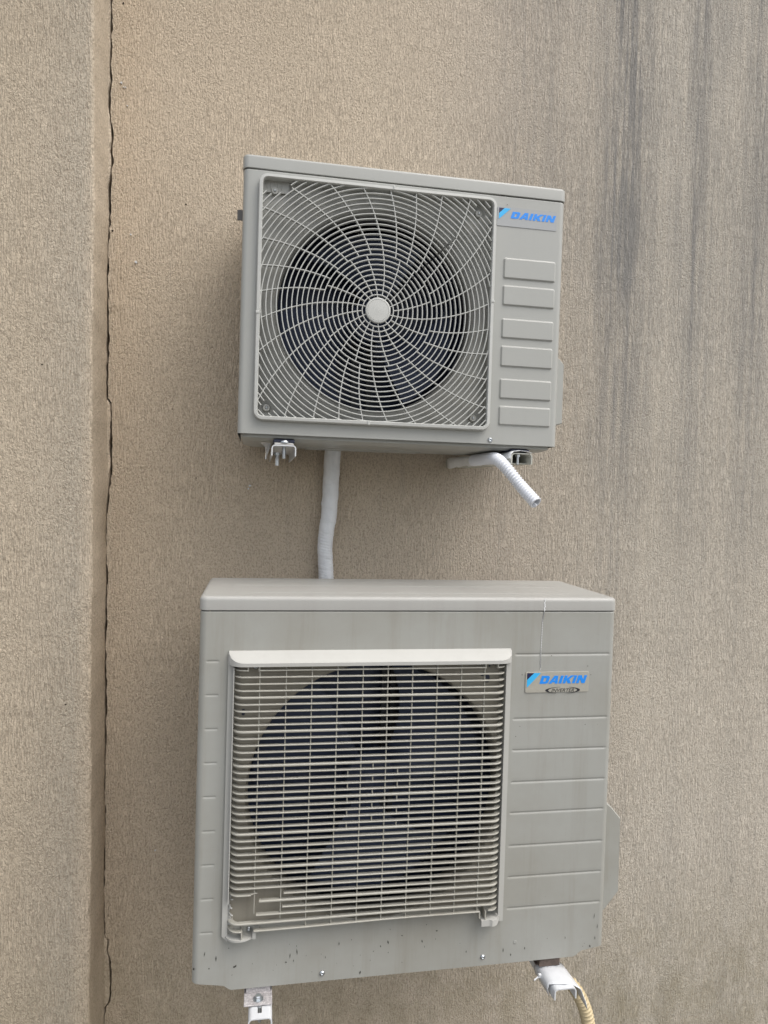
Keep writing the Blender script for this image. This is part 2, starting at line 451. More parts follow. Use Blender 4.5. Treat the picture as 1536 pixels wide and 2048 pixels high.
def fan(parent, cx, cz, y, R_, hub, nb, rot, name='fan'):
    mb = MB(); mb.lathe(cx, cz, [(.0001, y-.006), (hub*.35, y-.006), (hub*.4, y), (hub*.9, y+.002), (hub, y+.012), (hub, y+.06)], 40)
    hubo = mb.build(name, M_FAN, parent)
    for b in range(nb):
        mb = MB(); NR, NT = 10, 12; L = []
        for i in range(NR+1):
            r = hub*.95 + (R_-hub*.95)*i/NR; l = []
            spread = radians(70)*(.65+.5*i/NR)
            for k in range(NT+1):
                t = k/NT; a = rot + 2*pi*b/nb + spread*(t-.5) + .35*(i/NR)
                yy = y + .012 + .05*t - .008*sin(pi*t)
                l.append((cx+r*cos(a), yy, cz+r*sin(a)))
            for k in range(NT, -1, -1):
                p = l[k]; l.append((p[0], p[1]+.003, p[2]))
            L.append(l)
        mb.loft(L, (True, True), True); o = mb.build('blade', M_FAN, hubo); autosmooth(o, 40)
    return hubo

def coil_box(parent, x0, x1, z0, z1, y0, y1):
    mb = MB(); t = .002  # side walls are an added dark liner, keeping the fan opening nearly black
    mb.add([(x0, y1, z0), (x1, y1, z0), (x1, y1, z1), (x0, y1, z1)], [(0, 1, 2, 3)], 0)
    for q in (((x0, z0), (x0, z1)), ((x1, z0), (x1, z1)), ((x0, z0), (x1, z0)), ((x0, z1), (x1, z1))):
        (a, b), (c, d) = q
        mb.add([(a, y0, b), (c, y0, d), (c, y1, d), (a, y1, b)], [(0, 1, 2, 3)], 1)
    return mb.build('coil_and_dark_liner', [M_COIL, M_DARK], parent)

# ================================================================== ground
mb = MB(); mb.add([(-60, -60, 0), (60, -60, 0), (60, 60, 0), (-60, 60, 0)], [(0, 1, 2, 3)])
g = mb.build('ground', M_GROUND); g['kind'] = 'structure'

# ================================================================== the building's wall
JOINT = [(3.9, -.292), (2.9, -.2665), (2.807, -.2665), (2.681, -.2652), (2.660, -.267), (2.624, -.263), (2.600, -.2669), (2.549, -.2659), (2.511, -.2597), (2.486, -.2581),
 (2.463, -.2609), (2.442, -.2572), (2.387, -.2617), (2.347, -.262), (2.289, -.2598), (2.282, -.263), (2.230, -.2632), (2.160, -.264), (2.020, -.2591),
 (1.950, -.260), (1.885, -.2599), (1.874, -.2507), (1.844, -.2479), (1.762, -.2485), (1.714, -.2465), (1.643, -.2519), (1.607, -.2557), (1.548, -.2568),
 (1.464, -.2518), (1.344, -.2507), (1.284, -.2518), (1.164, -.2472), (1.043, -.2472), (.922, -.2471), (.727, -.2434), (.678, -.2436), (.592, -.2397),
 (.583, -.2372), (.580, -.2314), (.554, -.2332), (.523, -.2257), (.492, -.224), (.448, -.2231), (.424, -.2261), (.413, -.2351), (.372, -.2367), (0, -.230)]
rj = random.Random(3); J2 = []                       # add the fine raggedness of a split in render
for (za, xa), (zb, xb) in zip(JOINT, JOINT[1:]):
    n = max(1, int(abs(za-zb)/.009))
    for k in range(n):
        t = k/n; J2.append((za+(zb-za)*t, xa+(xb-xa)*t + (rj.uniform(-.0012, .0012) if k else 0)))
J2.append(JOINT[-1])
YW, YP = .43, .28
def gapw(z):
    irr = .58 + .30*sin(z*61+1.3*sin(z*23)) * sin(z*17+2) + .22*sin(z*143+sin(z*41)*2) + .25
    return irr*(.0044 + .0016*sstep(.5, .9, z) + .0011*sin(z*23) * sin(z*7+1) - .0012*sstep(2.6, 2.9, z))
wall = empty('house_wall', (0, YW, 0), 'tall sand beige rough plaster wall with a projecting pilaster and a long vertical crack', 'wall')
def wallpart(mb, name, mat):
    mb.v = [(p[0], p[1]-YW, p[2]) for p in mb.v]
    return mb.build(name, mat, wall)
mb = MB(); RX = 3.6
L = [(x+gapw(z)/2, z) for z, x in J2]
n = len(L)
v = [(x, YW, z) for x, z in L] + [(RX, YW, z) for x, z in L] + [(x, YW+.04, z) for x, z in L]
mb.add(v, [(i, i+1, n+i+1, n+i) for i in range(n-1)] + [(2*n+i, 2*n+i+1, i+1, i) for i in range(n-1)])
wallpart(mb, 'wall_face', M_WALL)
def edge(z): return -.2370 - (z-.45)*.0142 + .0009*sin(z*31) + .0006*sin(z*83+1) + .0012*sin(z*9)
mb = MB(); loops = []
for z, x in J2:
    e = edge(z); r = .007
    l = [(-1.6, YP, z), (-.6, YP, z)]
    for k in range(6): a = pi/2*k/5; l.append((e-r+r*sin(a), YP+r-r*cos(a), z))
    xr = min(x-gapw(z)/2, x-.0004)
    xc = min(e-.0006, xr-.0002)
    l += [(e-.0002, YP+.05, z), (e-.0003, YW-.012, z), (xc+.0015 if xc+.0015 < xr else xr-.0001, YW-.002, z), (xr, YW, z), (xr, YW+.04, z)]
    loops.append(l)
mb.loft(loops, (False, False), True, 0, closed=False)
o = wallpart(mb, 'pilaster', M_WALL); autosmooth(o, 50)
mb = MB(); mb.box(-.4, -.1, YW+.04, YW+.06, 0, 3.9); wallpart(mb, 'joint_backing', M_VOID)
# little crumbs of plaster and white paint stuck on the wall
mb = MB(); rs = random.Random(5)
for (x, z, s) in ((-.2406, 2.619, .003), (-.2262, 2.568, .002), (-.2123, 2.270, .0024), (-.266, 2.287, .003), (-.199, 2.207, .004), (.0784, 1.687, .004), (.075, 1.68, .003),
                  (-.1267, .793, .002), (-.235, 2.61, .0015), (-.231, 2.61, .0015)):
    pts = [(x+s*cos(a)*rs.uniform(.4, 1), YW-.0035, z+s*sin(a)*rs.uniform(.4, 1)) for a in [k*pi/4 for k in range(8)]]
    back = [(p[0], YW, p[2]) for p in pts]; mb.loft([back, pts], (False, True), False)
wallpart(mb, 'paint_spatter', M_WHITE)
for (x, z, s, k) in ((-.0885, 2.3540, .0032, .7), (-.240, 2.803, .0022, 1.8), (-.254, 2.276, .003, 1.2), (-.109, 1.8656, .002, .8), (-.05, 1.702, .0018, 1), (.33, 2.62, .0018, 1), (-.36, 1.93, .0026, .7), (-.30, 1.20, .003, .6)):
    mb = MB(); pts = [(x+s*cos(a)*rs.uniform(.5, 1), YW-.0006, z+s*k*sin(a)*rs.uniform(.5, 1)) for a in [j*pi/5 for j in range(10)]]
    if x < -.27: pts = [(a, YP-.0006, c) for a, b, c in pts]
    mb.add(pts, [tuple(range(10))]); wallpart(mb, 'chip', M_VOID)

# ================================================================== big lower unit
LO = empty('outdoor_unit', (0, 0, ZO), 'big weathered grey air conditioner unit with broken slatted grille, below the smaller one', 'air conditioner')
W1, H1, D1 = .828, .7008, .272
RIBZ = [.6145, .4845, .421, .3565, .294, .227, .1635, .0997]
DASHZ = [.6078, .5445, .4809, .4172, .3534, .2886, .2245, .1602, .0962]
def h_lo(x, z):
    h = 0
    if x > .59:
        wx = sstep(.611, .618, x) * (1-sstep(.811, .818, x))
        if wx:
            for k, rz in enumerate(RIBZ):
                d = z-rz
                if abs(d) < .008: h -= .0014*exp(-(d/.0021)**2)*wx
    elif x < .05:
        wx = sstep(.012, .0165, x) * (1-sstep(.034, .0385, x))
        if wx:
            for rz in DASHZ:
                d = z-rz
                if abs(d) < .006: h -= .0011*exp(-(d/.0019)**2)*wx
    return h
def zb_lo(x):
    pts = [(0, .002), (.052, -.006), (.060, -.0075), (.0716, -.0165), (.765, -.0112), (.776, -.0005), (.828, .007)]
    for (a, za), (b, zb) in zip(pts, pts[1:]):
        if x <= b: return za + (zb-za)*(x-a)/(b-a)
    return .007
mk = []
for (x, z, l, wd, a) in ((.0231, .057, .010, .0016, -.15), (.0443, .0466, .012, .0022, 0), (.004, .0304, .006, .004, .3), (.032, .0286, .003, .0025, 0), (.0807, .0291, .006, .003, -.5),
     (.078, .0278, .004, .004, 1.2), (.1954, .0471, .013, .0018, .15), (.1823, .0405, .011, .0016, -.05), (.175, .0285, .004, .0028, 1.2), (.1892, .0302, .006, .0013, 0),
     (.2759, .0561, .007, .0018, 0), (.2505, .0317, .006, .001, 0), (.3188, -.0045, .008, .003, -.2), (.3724, .0511, .008, .0032, .25), (.3577, .0443, .005, .002, .2),
     (.4408, .0475, .007, .0026, .2), (.4462, .036, .005, .001, 0), (.5319, .0187, .006, .0018, 0), (.6094, .0152, .010, .002, 0), (.6257, .0046, .006, .002, 0),
     (.6551, .0155, .006, .002, 0), (.8044, .0709, .014, .0012, -.15), (.812, .0483, .011, .0013, 0), (.8075, .0243, .008, .0016, .1), (.797, .008, .006, .003, .5),
     (.7419, .0301, .007, .0012, 0), (.69, .612, .003, .002, 0), (.62, .45, .002, .002, 0), (.30, .062, .004, .001, .1), (.40, .062, .005, .002, 1.3), (.47, .066, .005, .003, 1.5),
     (.338, .018, .004, .0008, 0), (.318, .030, .003, .0008, 0), (.7685, .590, .0045, .0012, 1.5), (.776, .572, .002, .002, 0), (.629, .574, .003, .0015, 1.2), (.628, .470, .003, .001, 1.4), (.768, .470, .002, .002, 0)):
    mk.append((x, z, l, wd, a, 1))
for k in range(22):
    mk.append((random.uniform(.02, .80), random.uniform(.005, .09)**1.0, random.uniform(.001, .004), random.uniform(.0006, .0014), random.uniform(-1, 1), 1))
zz = [.701, .684, .655, .6235, .603, .583]; xx = [.6712, .6682, .6677, .6672, .6665, .6677]
for i in range(5):
    for t in range(6):
        u = t/6; mk.append((xx[i]+(xx[i+1]-xx[i])*u, zz[i]+(zz[i+1]-zz[i])*u, 0.0085, .0020, 0.02*(-1)**t, 2))
HC1 = (.341, .352)
casing(LO, W1, H1, D1, .013, [.0125, .0385, .611, .618, .811, .818], RIBZ+DASHZ+[.006, .695], h_lo, (HC1[0], HC1[1], .2515), zb_lo, [M_OLD, M_SCR, M_DRIP, M_IN], mk, area=(.062, .594, .108, .606))
tc = lid(LO, W1, D1+.012, .7026, .729, .015, .008, M_TOPOLD, ridges=((.06, .75, .048, .062), (.05, .76, .150, .166), (.07, .74, .215, .226)))
mb = MB()                                             # dried white dribble over the edge of the lid
for k in range(7):
    x = .6712+.0008*sin(k*2.1); z = .7275-.0035*k
    mb.add([(x-.0016+.0004*(k % 2), -.0021, z), (x+.0014, -.0021, z), (x+.0012, -.0021, z-.0036), (x-.0012, -.0021, z-.0036)], [(0, 3, 2, 1)])
mb.build('dried_dribble', M_DRIP, tc)
bellmouth(LO, HC1[0], HC1[1],  .2525, .2465, .0012, .05, M_IN)
coil_box(LO, .03, .66, .02, .67, .052, .24)
fan(LO, .341, .345, .075, .238, .052, 3, radians(20))
mb = MB()                                             # motor support rails behind the fan
for x in (.385, .405): mb.box(x-.006, x+.006, .19, .205, .03, .66)
mb.build('motor_support', plain('support_steel', (.02, .024, .034), .5), LO)
# flat plate behind the grille with holes punched in the corners
def dark_spot(x, z, wd, hh, y=-.0012):
    mb = MB(); p = rrect(x-wd/2, x+wd/2, z-hh/2, z+hh/2, min(wd, hh)*.4, 3)
    mb.add([(a, y, b) for a, b in p], [tuple(range(len(p)))]); mb.build('punched_hole', M_DARK, LO)
for q in ((.0885, .5915, .004, .0035), (.560, .5930, .004, .0035), (.083, .512, .006, .012), (.5555, .568, .011, .016), (.548, .575, .010, .004), (.0925, .108, .004, .004), (.147, .112, .018, .004), (.513, .114, .016, .004)):
    dark_spot(*q)
for x, z in ((.104, .597), (.538, .598), (.1035, .0995)): screw(LO, x, z, -.001, .003)
for x, z in ((.2446, .001), (.5667, .005)): screw(LO, x, z, -.0005, .0036)
mb = MB(); mb.lathe(.6343, .0295, [(.004, -.0006), (.0035, -.001), (.0012, -.0008), (.0001, -.0006)], 14); mb.build('plugged_hole', M_OLD, LO)

# ---- slatted grille, lower edge snapped off
gr = MB(); YG = -.026
def slat_path(xa, xb, left=True, right=True, r=.021, y=YG):
    p = []
    if left:
        for k in range(8):
            a = pi/2*k/7; p.append((xa+r*(1-cos(a)), -.001+(y+.001)*sin(a)))
    else: p.append((xa, y))
    n = max(2, int((xb-xa)/.04))
    for k in range(1, n): p.append((xa+(r if left else 0)+(xb-xa-(r if left else 0)-(r if right else 0))*k/n, y))
    if right:
        for k in range(7, -1, -1):
            a = pi/2*k/7; p.append((xb-r*(1-cos(a)), -.001+(y+.001)*sin(a)))
    else: p.append((xb, y))
    return p
def slat(mb, path, z, th, depth=.0098, sag=None, jag=0):
    L = []
    n = len(path)
    for i, (x, y) in enumerate(path):
        a, b = path[max(i-1, 0)], path[min(i+1, n-1)]
        tx, ty = b[0]-a[0], b[1]-a[1]; l = hypot(tx, ty) or 1; nx, ny = -ty/l, tx/l          # towards the inside (+y on the straight)
        zz = z + (sag(x) if sag else 0); c = th*.3
        ix, iy = x+nx*depth, y+ny*depth
        L.append([(x, y, zz+th/2-c), (x, y, zz-th/2+c), (x+nx*c, y+ny*c, zz-th/2), (ix, iy, zz-th/4), (ix, iy, zz+th/4), (x+nx*c, y+ny*c, zz+th/2)])
    mb.loft(L, (True, True), False)
XL, XR = .0635, .5905; P0, DP = .5957, .01271
for k in range(39):
    z = P0 - DP*k; th = .0046 if k % 5 == 4 else .0026
    if k == 0:
        slat(gr, slat_path(XL, .0905, True, False), z, th); slat(gr, slat_path(.1105, .545, False, False), z, th); slat(gr, slat_path(.570, XR, False, True, r=.019), z, th)
    elif k == 33:
        slat(gr, slat_path(XL, .106, True, False), z, th); slat(gr, [(.106, YG), (.1135, YG+.003), (.118, YG+.004)], z+.002, .0014, .006); slat(gr, slat_path(.166, XR, False, True), z, th)
    elif k == 34: slat(gr, slat_path(.121, XR, False, True), z, th)
    elif k == 35: slat(gr, slat_path(.164, XR, False, True), z, th)
    elif k == 36: slat(gr, slat_path(.116, XR, False, True), z, th)
    elif k == 37: slat(gr, slat_path(XL, XR, True, True), z, .0040 , sag=lambda x: -.0030*(1-sstep(.10, .40, x)))
    elif k == 38:
        slat(gr, slat_path(.1125, .549, False, False), z, .0028, sag=lambda x: -.0045*(1-sstep(.12, .42, x)))
        slat(gr, slat_path(.566, XR, False, True, r=.018), z+.0015, .0024)
        slat(gr, slat_path(XL, .090, True, False), z-.0045, .0024)
    else: slat(gr, slat_path(XL, XR), z, th)
GU = gr.build('fan_guard', M_PLO, LO); autosmooth(GU, 35)
rods = MB()
RODX = [.1119, .1604, .2080, .2562, .3043, .3522, .4002, .4490, .4970, .5440]
for i, x in enumerate(RODX):
    zb = {0: .1405, 1: .128}.get(i, .1085)
    rods.ribbon([(x, .604), (x+.0006, .4), (x, zb)], .0018, YG+.0035, YG+.0095)
for i, x in enumerate((.2803, .3283, .3763)):
    for j in range(5):
        kk = 14 + 2*j + {0: 1, 1: 0, 2: 1}[i]
        za = P0-DP*(kk+0); rods.ribbon([(x, za-.0008), (x, za-DP+.0008)], .0018, YG+.003, YG+.009)
# the two little pockets at the top screws and the two at the bottom
for (x, za, zb) in ((.0905, .604, .594), (.1105, .604, .594), (.545, .604, .594), (.570, .604, .594), (.0905, .110, .0925), (.561, .113, .0965), (.549, .1125, .099)):
    rods.box(x-.0012, x+.0012, YG+.001, -.001, zb, za)
rods.build('rods', M_PLO, GU)
fr = MB()
# top rail: sloping top face, small front lip; follows the rounded plan of the slats
pa = []
for k in range(9): a = pi/2*k/8; pa.append((.0545+.030*(1-cos(a))-.0, sin(a)))
pb = [(x, 1.0) for x in (.2, .33, .46)]
pc = [(.6035-(p[0]-.0545), p[1]) for p in reversed(pa)]
Lp = []
for x, p in pa+pb+pc:
    q = p*.027
    Lp.append([(x, -.0003, .6275), (x, -.0018-q*.93, .6275-.0155*p), (x, -.0026-q, .6255-.0155*p), (x, -.0026-q, .6035), (x, -.001-q*.90, .6030), (x, -.0003, .6060)])
fr.loft(Lp, (True, True), True)
# side strips
def strip(x0, x1, y0, z0, z1, cut):
    pts = [(x0, z1), (x1, z1-.004), (x1, z0), (x0, z0+cut)]
    fr.loft([[(a, -.0003, b) for a, b in pts], [(a, y0, b) for a, b in pts]], (False, True), False)
strip(.0538, .0640, -.0065, .080, .624, .012)
strip(.6036, .5930, -.0075, .0800, .624, .0)
# bottom corner shelves that are still screwed on
Lc = []
for k in range(15):
    t = k/14
    if t < .5: a = pi/2*t/.5; x, y = .0600+.026*(1-cos(a)), -.002-.024*sin(a)
    else: x, y = .086+(.1105-.086)*(t-.5)/.5, -.026+.010*((t-.5)/.5)**2
    zc = .0915
    Lc.append([(x, y, zc+.0015), (x, y, zc-.0018), (x-.001, y*.3, zc-.0032), (x, -.0005, zc-.0032), (x, -.0005, zc+.0015)])
fr.loft(Lc, (True, True), True)
fr.box(.1105, .1165, -.020, -.001, .0905, .1035)
fr.box(.1165, .1225, -.016, -.001, .1000, .1035)
Lc = []
for k in range(15):
    t = k/14
    if t < .45: x, y = .553+.018*t/.45, -.027
    else: a = pi/2*(t-.45)/.55; x, y = .571+.0235*sin(a), -.027*cos(a)-.003
    lo_ = .0838+.0045*sstep(.7, 1, t)
    Lc.append([(x, y, .0955+.002*t), (x, y, lo_), (x-.001, y+.003, lo_), (x, min(y+.006, -.001), .0925), (x, -.0005, .0925), (x, -.0005, .0955)])
fr.loft(Lc, (True, True), True)
# torn stumps where slats have broken away
rb = random.Random(11)
for k in range(9):
    z = .1745-.0072*k; d = rb.uniform(.006, .017); hgt = rb.uniform(.0012, .0028); x0 = .0632
    q = [(x0, -.0045, z-.0045), (x0+d*.35, -.009, z-.002), (x0+d*.5, -.007, z+hgt), (x0+.002, -.005, z+.005)]
    fr.add(q+[(p[0], -.0008, p[2]) for p in q], [(0, 1, 2, 3), (0, 4, 5, 1), (1, 5, 6, 2), (2, 6, 7, 3)], 0, True)
for k in range(4):
    z = .163-.014*k; x0 = .066+rb.uniform(0, .003); a = rb.uniform(-.5, .8)
    fr.tube([(x0, -.006, z), (x0+.003, -.012, z+.002*a), (x0+.0055, -.012, z+.004*a)], .0014, 8)
# inner side walls that the slats run into
fr.box(.0640, .0655, -.0200, -.0008, .16, .600); fr.box(.5888, .5903, -.0200, -.0008, .10, .600)
fo = fr.build('guard_frame', M_PLF, GU); autosmooth(fo, 35)

# ---- badge
bd = MB(); lp = rrect(.6361, .7715, .5375, .5795, .003, 4)
bd.loft([[(a, -.0004, b) for a, b in lp], [(a, -.0012, b) for a, b in lp], [(.7038+(a-.7038)*.99, -.0015, .5585+(b-.5585)*.975) for a, b in lp]], (False, True), False)
bo = bd.build('badge', M_PLATE, LO)
YB = -.0018
shape2d('emblem', [[(.6393, .5773), (.6540, .5773), (.6393, .5640)]], M_NAVY, bo, YB)
shape2d('emblem_stripe', [[(.6540, .5773), (.6680, .5773), (.6393, .5482), (.6393, .5640)]], M_CYAN, bo, YB)
wordmark(bo, YB, .6655, .5555, .1022, .0160)
text2d('small_lettering', 'INVERTER', M_BLACK, bo, YB, .6915, .5384, .0490, .0068, .30, .0)
def crescent(cx, cz, rx, rz, side):
    out, inn = [], []
    for k in range(25):
        a = radians(-66*1+side*-0 + 146*k/24 - (14 if side > 0 else 0)); out.append((cx+side*rx*cos(a), cz+rz*sin(a)))
        inn.append((cx+side*(rx*cos(a)*.84 - .0002), cz+rz*sin(a)*.96))
    return [out+inn[::-1]]
shape2d('swoosh', crescent(.7160, .5419, .0372, .0068, -1), M_BLACK, bo, YB)
shape2d('swoosh', crescent(.7160, .5419, .0372, .0068, 1), M_BLACK, bo, YB)

# ---- valve cover on the right side
mb = MB(); pl = [(.826, .300), (.876, .2605), (.9010, .2320), (.9022, .0680), (.8716, .0299), (.826, .004)]
def scl(pl, k, cx=.86, cz=.15): return [(cx+(a-cx)*k, cz+(b-cz)*k) for a, b in pl]
mb.loft([[(a, .235, b) for a, b in pl], [(a, .084, b) for a, b in pl], [(a, .0805, b) for a, b in scl(pl, .97)]], (True, True), False)
o = mb.build('valve_cover', M_OLD, LO); 
# feet of the unit
for (x0, x1, n_) in ((.0978, .1502, 0), (.686, .738, 1)):
    mb = MB(); ya, yb = (-.0285, .25) if n_ == 0 else (.012, .25)
    mb.box(x0, x1, ya, yb, -.0315, -.0290, .0008)
    mb.box(x0+.004, x1-.004, .004, .25, -.0291, -.008, 0)
    mb.build('foot', M_FOOT if n_ == 0 else M_RUST, LO)

# ================================================================== small upper unit
UO = Vector((.0554, .1045, 1.0399+ZO))
UP = empty('outdoor_unit', UO, 'small newer grey air conditioner unit with round spiral grille, above the bigger one', 'air conditioner')
W2, H2, D2 = .675, .5210, .280
RECT = [(.3487, .3930), (.2925, .3357), (.2235, .2660), (.1640, .2087), (.0960, .1393), (.0400, .0820)]
RX0, RX1 = .5407, .6575
GX0, GX1, GZ0, GZ1 = .0300, .5200, .0262, .5118      # grille frame, outer
IX0, IX1, IZ0, IZ1 = .0388, .5098, .0330, .5030      # inner
def h_up(x, z):
    h = 0
    if x > .53:
        for a, b in RECT:
            if a-.01 < z < b+.01:
                d = sdf_rr(x, z, RX0, RX1, a, b, .0045)
                h += .0034*(1-sstep(-.0032, 0.0, d))
    if x < .525:
        d = sdf_rr(x, z, GX0+.003, GX1-.003, GZ0+.003, GZ1-.003, .014)
        h -= .009*(1-sstep(-.004, .0, d))
    return h
xf = [GX0+.001, GX1-.005, RX0+.0016, RX1-.0016]; zf = [GZ0+.001, GZ1-.005] + [v for a, b in RECT for v in (a+.0016, b-.0016)] + [.516]
HC2 = (.2735, .2600)
cu = casing(UP, W2, H2, D2, .012, xf, zf, h_up, (HC2[0], HC2[1], .2080), lambda x: 0, [M_NEW, M_SCR, M_INN], [(.545, .5035, .002, .002, 0, 1), (.640, .4985, .002, .002, 0, 1)], area=(.036, .513, .03, .506))
lid(UP, W2, D2+.004, .5226, .5498, .013, .006, M_NEW)
bellmouth(UP, HC2[0], HC2[1], .2090, .2000, .0098, .055, M_INN)
coil_box(UP, .03, .52, .02, .50, .056, .24)
fan(UP, .272, .262, .078, .192, .045, 3, radians(75))
mb = MB()
for x in (.255, .29): mb.box(x-.006, x+.006, .19, .205, .03, .49)
mb.build('motor_support', plain('support_steel', (.02, .024, .034), .5), UP)
# grille
CXg, CZg = .2744, .2592; YF = -.0125
LUGS = [(.062, .4831), (.4838, .4793), (.0564, .0530), (.4857, .0529)]
def ok(x, z):
    if sdf_rr(x, z, IX0-.001, IX1+.001, IZ0-.001, IZ1+.001, .012) > 0: return False
    for i, (a, b) in enumerate(LUGS):
        if i == 0:
            if hypot(x-a, z-b) < .010 or (x < .092 and z > .478): return False
        elif hypot(x-a, z-b) < .0095: return False
    return True
def runs(pts):
    out, cur = [], []
    for p in pts:
        if ok(*p): cur.append(p)
        else:
            if len(cur) > 2: out.append(cur)
            cur = []
    if len(cur) > 2: out.append(cur)
    return out
mb = MB()
RK = [.0321+.01014*k for k in range(31)]
for r in RK:
    n = int(90+r*900); pts = [(CXg+r*cos(2*pi*k/n+.7853), CZg+r*sin(2*pi*k/n+.7853)) for k in range(n+1)]
    if all(ok(*p) for p in pts): mb.ribbon(pts[:-1]+[pts[0], pts[1]], .0020, YF+.001, YF+.0085)
    else:
        # start the sampling in a corner so that runs are not split
        for rn in runs(pts): mb.ribbon(rn, .0020, YF+.001, YF+.0085)
UG = mb.build('fan_guard', M_PLN, UP); autosmooth(UG, 35)
mb = MB()
def ang(t0, r): return radians(t0 + 24*(max(r-.025, 0)/.215)**.8)
RB = RK[8]
for k in range(20):
    t0 = 164+18*k; r1 = RB; r0_ = .0250 if k % 2 == 0 else RK[0]
    pts = [(CXg+r*cos(ang(t0, r)), CZg+r*sin(ang(t0, r))) for r in [r0_+(r1-r0_)*i/12 for i in range(13)]]
    mb.ribbon(pts, .0019, YF+.0015, YF+.0095)
for k in range(28):
    t0 = 164+360/28*k
    pts = [(CXg+r*cos(ang(t0, r)), CZg+r*sin(ang(t0, r))) for r in [RB+(.335-RB)*i/70 for i in range(71)]]
    for rn in runs(pts)[:1]:
        if hypot(rn[0][0]-CXg, rn[0][1]-CZg) < RB+.01: mb.ribbon(rn, .0019, YF+.0015, YF+.0095)
o = mb.build('spiral_ribs', M_PLN, UG); autosmooth(o, 35)
mb = MB(); mb.lathe(CXg, CZg, [(.0245, YF+.010), (.0258, YF+.006), (.0258, YF-.0005), (.0245, YF-.0020), (.0222, YF-.0024), (.0216, YF-.0016), (.0212, YF-.0022), (.0001, YF-.0028)], 64)
o = mb.build('hub_cap', M_PLN, UG); autosmooth(o, 30)
mb = MB(); prof = [(0, -.0002), (.0006, -.0100), (.0022, YF-.0012), (.0075, YF-.0018), (.0088, YF), (.0090, YF+.008), (.0090, .010)]
Lr = []
for d, y in prof:
    Lr.append([(a, y, b) for a, b in rrect(GX0+d, GX1-d, GZ0+d, GZ1-d, max(.019-d, .004), 10)])
mb.loft(Lr, (False, False), True)
for (x, z, vert) in ((.300, GZ1-.0045, 1), (.262, GZ0+.0045, 1), (GX0+.0045, .238, 0), (GX1-.0045, .296, 0)):    # mould marks in the middle of each side
    a, b = (.0025, .0042) if vert else (.0042, .0025)
    mb.box(x-a, x+a, YF-.0028, YF, z-b, z+b, .0008)
o = mb.build('guard_frame', M_PLN, UG); autosmooth(o, 35)
for i, (x, z) in enumerate(LUGS):
    mb = MB(); mb.lathe(x, z, [(.0080, .009), (.0074, .001), (.0066, -.0002), (.0001, -.0002)], 20)
    o = mb.build('screw_lug', M_INN, UG); autosmooth(o, 35)
mb = MB()
mb.box(IX0-.001, .090, .003, .005, .4800, IZ1+.001)
for k in range(5): mb.box(.046+.007*k, .0485+.007*k, +.0018, .0032, .486, .500, .0006)
o = mb.build('corner_plate', M_INN, UG); autosmooth(o, 35)
for x, z in LUGS: screw(UP, x, z, -.0002, .0018)
screw(UP, .5247, .0085, -.0005, .0038)
# label film + lettering
mb = MB(); lp = rrect(.5235, .6560, .4585, .4985, .002, 3)
mb.loft([[(a, -.0003, b) for a, b in lp], [(a, -.0008, b) for a, b in lp]], (False, True), False)
lb = mb.build('brand_label', M_FILM, UP)
YB = -.0011
shape2d('emblem', [[(.5272, .4957), (.5392, .4957), (.5272, .4842)]], M_NAVY, lb, YB)
shape2d('emblem_stripe', [[(.5392, .4957), (.5528, .4957), (.5272, .4722), (.5272, .4842)]], M_CYAN, lb, YB)
wordmark(lb, YB, .5525, .4757, .1015, .0142)
# valve cover
mb = MB(); pl = [(.674, .215), (.697, .1991), (.7070, .1886), (.7075, .0554), (.6969, .0526), (.674, .045)]
mb.loft([[(a, .22, b) for a, b in pl], [(a, .053, b) for a, b in pl], [(a, .050, b) for a, b in scl(pl, .97, .69, .12)]], (True, True), False)
mb.build('valve_cover', M_NEW, UP)
mb = MB()                                             # base pan, seen from below
lpz = lambda i, z: [(a, b, z) for a, b in rrect(.006+i, W2-.008-i, .012+i, D2-.004-i, .02, 6)]
mb.loft([lpz(0, .004), lpz(0, -.006), lpz(.012, -.0105), lpz(.10, -.0110)], (False, True), True)
mb.box(.15, .42, .20, .262, -.0125, -.0100, .0008)
o = mb.build('base_pan', M_NEW, UP); autosmooth(o, 30)
for x0, x1 in ((.0690, .1165), (.5715, .6175)):
    mb = MB(); mb.box(x0+.003, x1-.002, .006, .27, -.0155, -.009, .001); mb.build('foot', M_DARK, UP)
mb = MB(); mb.box(-.014, .002, .098, .101, .4545, .4765, .0008); mb.build('side_clip', plain('grey_clip', (.16, .15, .14), .5), UP)

# ================================================================== brackets, pipes, hoses (each a thing of its own)
def channel(mb, x0, x1, y0, y1, zt, h, t=.0025, r=.006, mi=0, slot=None):
    """inverted U profile running along y"""
    sec_o, sec_i = [], []
    for k in range(6): a = pi/2*k/5; sec_o.append((x0+r-r*cos(a), zt-r+r*sin(a)))
    for k in range(6): a = pi/2*(1-k/5); sec_o.append((x1-r+r*cos(a), zt-r+r*sin(a)))
    ri = r-t
    for k in range(6): a = pi/2*k/5; sec_i.append((x0+t+ri-ri*cos(a), zt-t-ri+ri*sin(a)))
    for k in range(6): a = pi/2*(1-k/5); sec_i.append((x1-t-ri+ri*cos(a), zt-t-ri+ri*sin(a)))
    out = [(x0, zt-h)] + sec_o + [(x1, zt-h)]; inn = [(x0+t, zt-h)] + sec_i + [(x1-t, zt-h)]
    lp = out + inn[::-1]
    mb.loft([[(a, y, b) for a, b in lp] for y in (y0, y1)], (False, False), True, mi)
    n = len(out)
    for y, rev in ((y0, 0), (y1, 1)):
        v = [(a, y, b) for a, b in out] + [(a, y, b) for a, b in inn]
        mb.add(v, [(i, i+1, n+i+1, n+i) if not rev else (n+i, n+i+1, i+1, i) for i in range(n-1)], mi)

